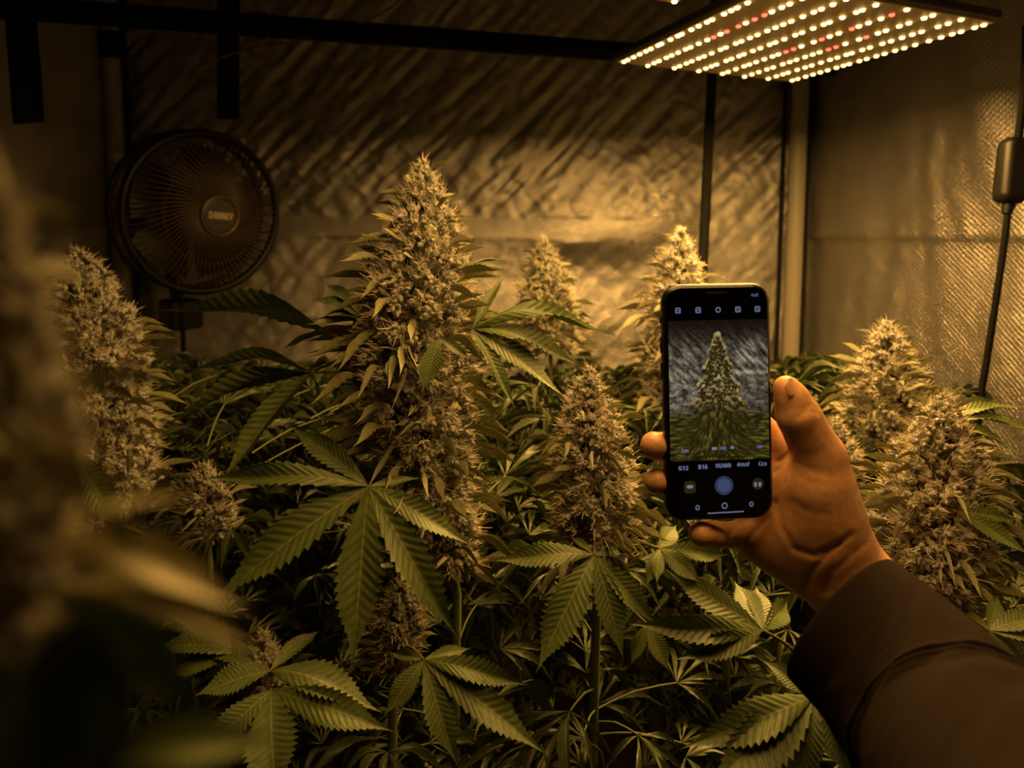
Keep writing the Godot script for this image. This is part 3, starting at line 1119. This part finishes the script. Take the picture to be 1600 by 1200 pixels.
# ---------------------------------------------------------------- phone
func phone():
	rng.seed = 41
	var k := ZH / 1000.0
	var c := at(1122, 628, ZH)
	var tl := at(1037, 628, ZH)
	var root := thing("smartphone", "black smartphone held upright with its camera screen showing a flower spike", "phone", c)
	root.basis = cam_b * Basis(Vector3.UP, 0.05) * Basis(Vector3.BACK, 0.018)
	var T := 0.0085
	# origin at the middle of the glass; x right, y up, z towards the viewer
	put("case", slab(171 * k, 369 * k, T, 29 * k, 0.0024, 8), M.phone, root, Transform3D(Basis(), Vector3(0, 0, -T / 2 + 0.0006)))
	put("screen_glass", slab(161 * k, 359 * k, 0.0012, 24 * k, 0.0004, 8), M.glass_black, root, Transform3D(Basis(), Vector3(0, 0, 0.0006)))
	var V := PackedVector3Array()
	for b in [[-1, 90, 26], [-1, 50, 26], [-1, 130, 12], [1, 70, 40]]:
		put("side_button", slab(3 * k, b[2] * k, 0.003, 1.4 * k, 0.0005, 3), M.phone, root, Transform3D(Basis(), Vector3(b[0] * 86 * k, b[1] * k, -T / 2)))
	put("earpiece_slot", slab(34 * k, 3 * k, 0.0004, 1.4 * k, 0.0001, 3), M.black_plastic, root, Transform3D(Basis(), Vector3(0, 170 * k, 0.0013)))
	# the picture on the screen
	var vf := glow(Color(1, 1, 1), 0.75)
	vf.emission_texture = viewfinder()
	vf.emission_operator = BaseMaterial3D.EMISSION_OP_MULTIPLY
	var w := 157 * k
	var h := 218 * k
	var q := PackedVector3Array([Vector3(-w / 2, -h / 2, 0), Vector3(-w / 2, h / 2, 0), Vector3(w / 2, h / 2, 0), Vector3(w / 2, -h / 2, 0)])
	var qm := meshed(q, PackedInt32Array([0, 1, 2, 0, 2, 3]), PackedVector2Array([Vector2(0, 1), Vector2(0, 0), Vector2(1, 0), Vector2(1, 1)]))
	var pic := put("screen_picture", qm, vf, root, Transform3D(Basis(), Vector3(0.8 * k, 19 * k, 0.00135)))
	pic.set_meta("label", "lit viewfinder picture of the flower spike")
	# printed controls: all glow faintly blue
	var ui := glow(Color(0.62, 0.66, 0.86), 0.42)
	var dim := glow(Color(0.55, 0.60, 0.85), 0.28)
	var zz := 0.0014
	var at_ := func(px: float, py: float) -> Vector3: return Vector3((px - 1122) * k, (628 - py) * k, zz)
	for b in [1060, 1092, 1123.5, 1155, 1186]:
		var ring := PackedVector3Array()
		put("screen_icon", frame_mesh(4.2 * k, 4.4 * k, (1.6 if b != 1123.5 else 4.2) * k, 1.5 * k), ui, root, Transform3D(Basis(), at_.call(b, 484)))
		if b == 1060 or b == 1092:
			put("icon_mark", slab(4.4 * k, 1.5 * k, 0.0001, 0.5 * k, 0.00002, 2), ui, root, Transform3D(Basis(), at_.call(b, 484)))
		elif b == 1155:
			put("icon_mark", slab(1.5 * k, 4.2 * k, 0.0001, 0.5 * k, 0.00002, 2), ui, root, Transform3D(Basis(), at_.call(b, 484)))
		elif b == 1186:
			put("icon_mark", slab(1.4 * k, 4.6 * k, 0.0001, 0.5 * k, 0.00002, 2), ui, root, Transform3D(Basis(Vector3.BACK, 0.7), at_.call(b, 484)))
	for t in [["G12", 1064, 729, 9.0], ["B16", 1095, 728, 9.0], ["0UW0", 1127.5, 727, 9.0], ["4msf", 1159, 726, 8.5], ["Ccs", 1190, 726, 8.5], ["2m", 1067, 702, 8.0], ["4ull", 1182, 462, 5.5]]:
		var tm := TextMesh.new()
		tm.text = t[0]
		tm.font_size = 32
		tm.pixel_size = t[3] * k / 32.0
		tm.depth = 0.00008
		var sf := SystemFont.new()
		sf.font_names = PackedStringArray(["Droid Sans"])
		sf.font_weight = 700
		tm.font = sf
		put("screen_text", tm, ui if t[2] > 480 else dim, root, Transform3D(Basis(), at_.call(t[1], t[2])))
	for b in [[1114, 700, 8], [1128, 700, 10], [1142, 699, 6], [1186, 699, 9]]:
		put("screen_icon", slab(b[2] * k, 4.5 * k, 0.0001, 1.8 * k, 0.00002, 3), ui if b[2] < 9 else dim, root, Transform3D(Basis(), at_.call(b[0], b[1])))
	var sh := glow(Color(0.36, 0.44, 0.62), 0.36)
	put("shutter_button", lathe([Vector2(11.6 * k, 0), Vector2(11.6 * k, 0.00006), Vector2(0.0001, 0.00007)], 32), sh, root, Transform3D(Basis(), at_.call(1128, 758)))
	put("shutter_ring", frame_mesh(14.4 * k, 14.4 * k, 14.4 * k, 1.5 * k, 10), sh, root, Transform3D(Basis(), at_.call(1128, 758)))
	var olive := glow(Color(0.42, 0.36, 0.12), 0.14)
	put("gallery_thumbnail", slab(18 * k, 19 * k, 0.0001, 5 * k, 0.00002, 4), olive, root, Transform3D(Basis(), at_.call(1074, 759)))
	put("icon_mark", slab(10 * k, 5 * k, 0.0001, 2 * k, 0.00002, 3), ui, root, Transform3D(Basis(), at_.call(1074, 758) + Vector3(0, 0, 0.0001)))
	put("flip_button", lathe([Vector2(9 * k, 0), Vector2(9 * k, 0.00006), Vector2(0.0001, 0.00007)], 24), olive, root, Transform3D(Basis(), at_.call(1182, 757)))
	for s in [-4, 3]:
		put("icon_mark", slab(4 * k, 7 * k, 0.0001, 1.6 * k, 0.00002, 3), ui, root, Transform3D(Basis(), at_.call(1182 + s, 758) + Vector3(0, 0, 0.0001)))
	for b in [[1085.5, 791, 3.0, 4.0], [1128.5, 789.5, 4.6, 4.8], [1171, 788.5, 3.0, 4.0]]:
		put("screen_icon", frame_mesh(b[2] * k, b[3] * k, b[2] * k, 1.4 * k, 6), ui, root, Transform3D(Basis(), at_.call(b[0], b[1])))
	put("home_bar", slab(58 * k, 1.8 * k, 0.0001, 0.8 * k, 0.00002, 3), glow(Color(0.6, 0.6, 0.7), 0.4), root, Transform3D(Basis(Vector3.BACK, 0.02), at_.call(1130, 800)))


# a flat outlined shape: half sizes, corner radius, line width
func frame_mesh(hw: float, hh: float, r: float, line: float, seg := 4) -> ArrayMesh:
	var a := rrect(hw * 2, hh * 2, r, 0, seg)
	var b := rrect(hw * 2 - line * 2, hh * 2 - line * 2, maxf(r - line, 0.00005), 0, seg)
	var V := PackedVector3Array()
	var I := PackedInt32Array()
	V.append_array(a)
	V.append_array(b)
	var n := a.size()
	for k in n:
		var k2 := (k + 1) % n
		I.append_array([k, n + k, k2, k2, n + k, n + k2])
	return meshed(V, I)


func viewfinder() -> ImageTexture:
	var W := 314
	var H := 436
	var im := Image.create(W, H, false, Image.FORMAT_RGB8)
	noise.frequency = 0.02
	for y in H:
		for x in W:
			var u := float(x) / W
			var v := float(y) / H
			var n1 := noise.get_noise_2d((x + y) * 0.5, (x - y) * 2.2) if v < 0.45 else noise.get_noise_2d(x * 1.2, y * 2.4)
			var n2 := noise.get_noise_2d(x * 4.0 + 200, y * 4.0)
			var g := 0.40 + 0.42 * n1 + 0.22 * n2
			g *= smoothstep(-0.06, 0.32, v) * (1.0 - 0.25 * u)
			g += 0.26 * exp(-pow((u - 0.85) / 0.2, 2.0) - pow((v - 0.24) / 0.12, 2.0)) * (0.6 + n1)
			g += 0.3 * exp(-pow((v - 0.375) / 0.016, 2.0)) * smoothstep(0.6, 0.75, u)
			g = clampf(g, 0.03, 0.85)
			var c := Color(g * 1.0, g * 0.93, g * 0.80)
			var low := smoothstep(0.60, 0.72, v + 0.05 * n1)
			c = c.lerp(Color(0.10, 0.10, 0.03).lerp(Color(0.42, 0.40, 0.14), clampf(0.4 + 1.5 * noise.get_noise_2d(x * 0.8 * (1.0 if u < 0.5 else -1.0) + y, y * 5.0), 0, 1)), low)
			im.set_pixel(x, y, c)
	# leaflets then bracts of the spike, from the foot to the tip
	for k in 760:
		var f := 1.0 - k / 760.0
		var v := 0.10 + 0.86 * pow(f, 0.85)
		var hw := (0.93 + 0.16 * sin(v * 46.0)) * 0.30 * pow(clampf((v - 0.085) / 0.55, 0, 1), 0.85) if v < 0.62 else 0.30 + (v - 0.62) * 0.45
		var s := rng.randf_range(-1, 1)
		var cx := (0.49 + s * hw * 0.92) * W
		var cy := (v + 0.03 * s * s) * H
		var leafy := smoothstep(0.5, 0.75, v)
		var L := lerpf(13.0, 30.0, leafy) * rng.randf_range(0.6, 1.1)
		var wd := lerpf(10.0, 7.0, leafy) * rng.randf_range(0.7, 1.1)
		var ang := lerpf(0.5 * PI, (0.5 - s * 0.45) * PI, 0.3 + 0.7 * leafy) + rng.randf_range(-0.5, 0.5)
		var d := Vector2(cos(ang), sin(ang))
		var lit := Color(0.84, 0.73, 0.50).lerp(Color(0.48, 0.45, 0.17), clampf(leafy + 0.3 * rng.randf(), 0, 1))
		var shade := Color(0.13, 0.11, 0.035)
		lit = lit.lerp(shade, 0.5 * rng.randf() * (0.4 + absf(s) * 0.5) + 0.2 * leafy)
		for yy in range(maxi(int(cy - L), 0), mini(int(cy + L) + 1, H)):
			for xx in range(maxi(int(cx - L), 0), mini(int(cx + L) + 1, W)):
				var e := Vector2(xx - cx, yy - cy)
				var a := e.dot(d) / L
				var b := e.dot(Vector2(-d.y, d.x)) / (wd * (1.0 - 0.75 * clampf(a + 0.2, 0, 1)))
				if absf(a) < 1.0 and absf(b) < 1.0 and a * a * 0.8 + b * b < 1.0:
					var up := smoothstep(0.15, 0.85, clampf(0.55 - (e.y / L) * 0.8 + (1.0 - leafy) * 0.1, 0, 1))
					im.set_pixel(xx, yy, shade.lerp(lit, up))
	im.generate_mipmaps()
	return ImageTexture.create_from_image(im)


# ---------------------------------------------------------------- the arm that holds the phone
func person():
	rng.seed = 51
	var q := ZH / 1000.0
	var o := at(1322, 895, ZH)
	var root := thing("person", "arm in a dark brown sleeve reaching in from the lower right, holding up the phone", "person", o)
	# bones: [x, y, depth m, radius px] to [...], blend m
	var Bn := [
		[[1470, 1070, -.045, 62], [1330, 905, .012, 61], .012],
		[[1330, 905, .012, 61], [1248, 822, .024, 62], .014],
		[[1295, 905, .020, 50], [1180, 838, .032, 40], .012],
		[[1250, 810, .030, 55], [1180, 740, .040, 44], .012],
		[[1262, 790, .026, 46], [1222, 700, .036, 34], .010],
		[[1298, 838, .010, 60], [1276, 765, .006, 50], .014],
		[[1290, 800, .008, 50], [1280, 714, .004, 40], .012],
		[[1280, 714, .004, 39], [1248, 650, .000, 33], .004],
		[[1248, 650, .000, 32], [1237, 622, .000, 25], .004],
		[[1237, 622, .000, 25], [1229, 607, .000, 20], .004],
		# index, hidden behind the phone
		[[1226, 706, .036, 28], [1160, 640, .040, 23], .006],
		[[1160, 640, .040, 23], [1090, 612, .034, 20], .003],
		[[1090, 612, .034, 20], [1065, 604, .026, 19], .003],
		# middle
		[[1190, 728, .042, 27], [1085, 702, .034, 23], .006],
		[[1085, 702, .034, 23], [1034, 698, .021, 22], .003],
		[[1034, 698, .021, 22], [1022, 696, .004, 21.5], .003],
		# ring
		[[1190, 772, .042, 25], [1090, 762, .034, 21], .006],
		[[1090, 762, .034, 21], [1040, 754, .021, 20], .003],
		[[1040, 754, .021, 20], [1026, 752, .005, 19.5], .003],
		# little finger under the phone
		[[1196, 828, .034, 27], [1150, 836, .024, 21], .006],
		[[1150, 836, .024, 21], [1118, 835, .014, 20], .003],
		[[1118, 835, .014, 20], [1095, 834, .006, 19.5], .003],
	]
	var cell := 0.0019
	var lo := Vector3(9, 9, 9)
	var hi := -lo
	var bones := []
	for b in Bn:
		var a := at(b[0][0], b[0][1], ZH + b[0][2])
		var c := at(b[1][0], b[1][1], ZH + b[1][2])
		var ra: float = b[0][3] * q
		var rb: float = b[1][3] * q
		bones.append([a, c, ra, rb, b[2]])
		for s in [[a, ra], [c, rb]]:
			lo = lo.min(s[0] - Vector3.ONE * (s[1] + 0.006))
			hi = hi.max(s[0] + Vector3.ONE * (s[1] + 0.006))
	var n := Vector3i(((hi - lo) / cell).ceil()) + Vector3i(2, 2, 2)
	var F := PackedFloat32Array()
	F.resize(n.x * n.y * n.z)
	F.fill(0.5)
	var sx := 1
	var sy := n.x
	var sz := n.x * n.y
	for b in bones:
		var a: Vector3 = b[0]
		var c: Vector3 = b[1]
		var ra: float = b[2]
		var rb: float = b[3]
		var k: float = b[4]
		var m := maxf(ra, rb) + k + 0.006
		var i0 := Vector3i(((a.min(c) - Vector3.ONE * m - lo) / cell).floor()).clamp(Vector3i.ZERO, n - Vector3i.ONE)
		var i1 := Vector3i(((a.max(c) + Vector3.ONE * m - lo) / cell).ceil()).clamp(Vector3i.ZERO, n - Vector3i.ONE)
		var d := c - a
		var dd := d.length_squared()
		for z in range(i0.z, i1.z + 1):
			for y in range(i0.y, i1.y + 1):
				var idx := z * sz + y * sy + i0.x
				for x in range(i0.x, i1.x + 1):
					var p := lo + Vector3(x, y, z) * cell
					var t := clampf((p - a).dot(d) / dd, 0.0, 1.0)
					var v := p.distance_to(a + d * t) - lerpf(ra, rb, t)
					var f := F[idx]
					var hh := maxf(k - absf(f - v), 0.0)
					F[idx] = minf(f, v) - hh * hh / (4.0 * k)
					idx += 1
	# creases, as lines in the palm
	var lines := [
		[[[1213, 785], [1222, 825], [1242, 858], [1275, 868], [1312, 850]], 0.0016, 4.5],
		[[[1262, 952], [1258, 925], [1268, 893], [1300, 858], [1330, 836]], 0.0013, 4.0],
		[[[1290, 925], [1300, 895], [1330, 868], [1352, 850]], 0.0007, 4.0],
		[[[1216, 722], [1230, 712], [1240, 700]], 0.0012, 3.2],
		[[[1214, 738], [1228, 722], [1240, 708]], 0.0009, 3.0],
		[[[1246, 652], [1262, 641], [1278, 646]], 0.0010, 3.0],
		[[[1252, 640], [1266, 634], [1276, 638]], 0.0007, 2.6],
		[[[1245, 722], [1275, 738], [1300, 744]], 0.0005, 3.0],
		[[[1240, 738], [1268, 756], [1296, 762]], 0.0004, 3.0],
		[[[1236, 780], [1262, 800], [1300, 806]], 0.0004, 3.5],
		[[[1150, 822], [1140, 836], [1136, 852]], 0.0011, 3.2],
		[[[1118, 818], [1112, 834], [1114, 850]], 0.0005, 3.0],
		[[[1200, 810], [1172, 840], [1150, 866]], 0.0010, 4.5],
	]
	for z in n.z:
		for y in n.y:
			var idx := z * sz + y * sy
			for x in n.x:
				if absf(F[idx]) < 0.005:
					var pp := to_px(lo + Vector3(x, y, z) * cell)
					if pp.z < ZH + 0.03:
						var P2 := Vector2(pp.x, pp.y)
						for l in lines:
							var pl: Array = l[0]
							var best := 1e9
							for s in pl.size() - 1:
								var a2 := Vector2(pl[s][0], pl[s][1])
								var b2 := Vector2(pl[s + 1][0], pl[s + 1][1])
								best = minf(best, P2.distance_squared_to(Geometry2D.get_closest_point_to_segment(P2, a2, b2)))
							if best < 200.0:
								F[idx] += l[1] * exp(-best / (l[2] * l[2]))
				idx += 1
	var V := PackedVector3Array()
	var I := PackedInt32Array()
	var at_cell := PackedInt32Array()
	at_cell.resize(F.size())
	at_cell.fill(-1)
	var off := [0, sx, sy, sx + sy, sz, sx + sz, sy + sz, sx + sy + sz]
	var edges := [[0, 1], [2, 3], [4, 5], [6, 7], [0, 2], [1, 3], [4, 6], [5, 7], [0, 4], [1, 5], [2, 6], [3, 7]]
	for z in n.z - 1:
		for y in n.y - 1:
			var idx := z * sz + y * sy
			for x in n.x - 1:
				var f0 := F[idx]
				if absf(f0) < 0.006:
					var s := 0
					for k in 8:
						if F[idx + off[k]] < 0.0:
							s += 1
					if s > 0 and s < 8:
						var p := Vector3.ZERO
						var cnt := 0
						for e in edges:
							var fa := F[idx + off[e[0]]]
							var fb := F[idx + off[e[1]]]
							if (fa < 0.0) != (fb < 0.0):
								var t := fa / (fa - fb)
								var pa := Vector3(e[0] & 1, (e[0] >> 1) & 1, e[0] >> 2)
								var pb := Vector3(e[1] & 1, (e[1] >> 1) & 1, e[1] >> 2)
								p += pa.lerp(pb, t)
								cnt += 1
						at_cell[idx] = V.size()
						V.append(lo + (Vector3(x, y, z) + p / cnt) * cell - o)
				idx += 1
	for z in range(1, n.z - 1):
		for y in range(1, n.y - 1):
			for x in range(1, n.x - 1):
				var idx := z * sz + y * sy + x
				var f0 := F[idx]
				if absf(f0) > 0.004:
					continue
				for ax in 3:
					var st: int = [sx, sy, sz][ax]
					var f1 := F[idx + st]
					if (f0 < 0.0) == (f1 < 0.0):
						continue
					var u: int = [sy, sz, sx][ax]
					var w: int = [sz, sx, sy][ax]
					var a := at_cell[idx]
					var b := at_cell[idx - u]
					var c := at_cell[idx - u - w]
					var d := at_cell[idx - w]
					if a < 0 or b < 0 or c < 0 or d < 0:
						continue
					if f0 < 0.0:
						I.append_array([a, c, b, a, d, c])
					else:
						I.append_array([a, b, c, a, c, d])
	put("body", meshed(V, I, PackedVector2Array(), true), M.skin, root)
	# thumbnail, seen from its side
	var nail := []
	for j in 9:
		var t := j / 8.0
		var ring := PackedVector3Array()
		var r := sqrt(maxf(1.0 - pow(2.0 * t - 1.0, 4.0), 0.02))
		for k in 14:
			var a := TAU * k / 14
			var xx := cos(a) * 0.0070 * r
			ring.append(Vector3(xx, sin(a) * 0.0007 - xx * xx * 42.0, (t - 0.5) * 0.0135))
		nail.append(ring)
	var nz := at(1229, 594, ZH) - at(1243, 621, ZH)
	var nb := frame_of(nz, cam_b * Vector3(0.55, 0.2, 0.8))
	put("thumbnail", loft(nail), M.nail, root, Transform3D(nb, at(1239.5, 604, ZH - 0.0097) - o))
	# sleeve
	var path := smooth_path([at(1314, 968, 0.452), at(1402, 1050, 0.42), at(1502, 1168, 0.37), at(1630, 1335, 0.30), at(1765, 1500, 0.25)], 170)
	var rings := []
	var inner := []
	var side := Vector3(1, 0, 0)
	noise.frequency = 0.02
	for j in path.size():
		var tt: Vector3 = (path[mini(j + 1, path.size() - 1)] - path[maxi(j - 1, 0)]).normalized()
		var up := (cam_b * Vector3(0.7, 0.7, 0.2))
		var fb := frame_of(tt, up)
		var s := 0.0
		for i in j:
			s += path[i].distance_to(path[i + 1])
		var r := lerpf(0.0550, 0.068, clampf(s / 0.24, 0, 1))
		if j == 0:
			r -= 0.0012
		var ring := PackedVector3Array()
		var rin := PackedVector3Array()
		for k in 72:
			var a := TAU * k / 72
			var wr := 0.0028 * noise.get_noise_2d(cos(a) * 60.0 + s * 500.0, sin(a) * 60.0 + s * 900.0) * smoothstep(0.0, 0.05, s)
			wr += 0.0036 * noise.get_noise_2d(cos(a) * 35.0 + 90.0, sin(a) * 35.0 + s * 700.0) * smoothstep(0.06, 0.1, s)
			# the turned hem's seam
			var sm := s - 0.085 - 0.006 * cos(a)
			wr += 0.0013 * exp(-pow(sm / 0.0022, 2.0)) - 0.0012 * exp(-pow((sm - 0.004) / 0.0014, 2.0)) + 0.0012 * exp(-pow((sm - 0.0075) / 0.002, 2.0))
			wr -= 0.0045 * exp(-pow((sm - 0.022) / 0.009, 2.0)) * (0.6 + 0.4 * cos(a)) - 0.0030 * smoothstep(0.02, 0.05, sm)
			var dir := fb.x * cos(a) + fb.y * sin(a)
			ring.append(path[j] + dir * (r + wr) - o)
			rin.append(path[j] + dir * (r + wr - 0.0032) + tt * (0.001 if j == 0 else 0.0) - o)
		rings.append(ring)
		inner.push_front(rin)
	var SV := PackedVector3Array()
	var SI := PackedInt32Array()
	var all := inner + rings
	loft_into(SV, SI, all, false)
	# close the far hem between the two skins
	var nn := 72
	var l0 := (all.size() - 1) * nn
	for k in nn:
		var k2 := (k + 1) % nn
		SI.append_array([l0 + k, l0 + k2, k, l0 + k2, k2, k])
	put("sleeve", meshed(SV, SI, PackedVector2Array(), true), M.cloth, root)
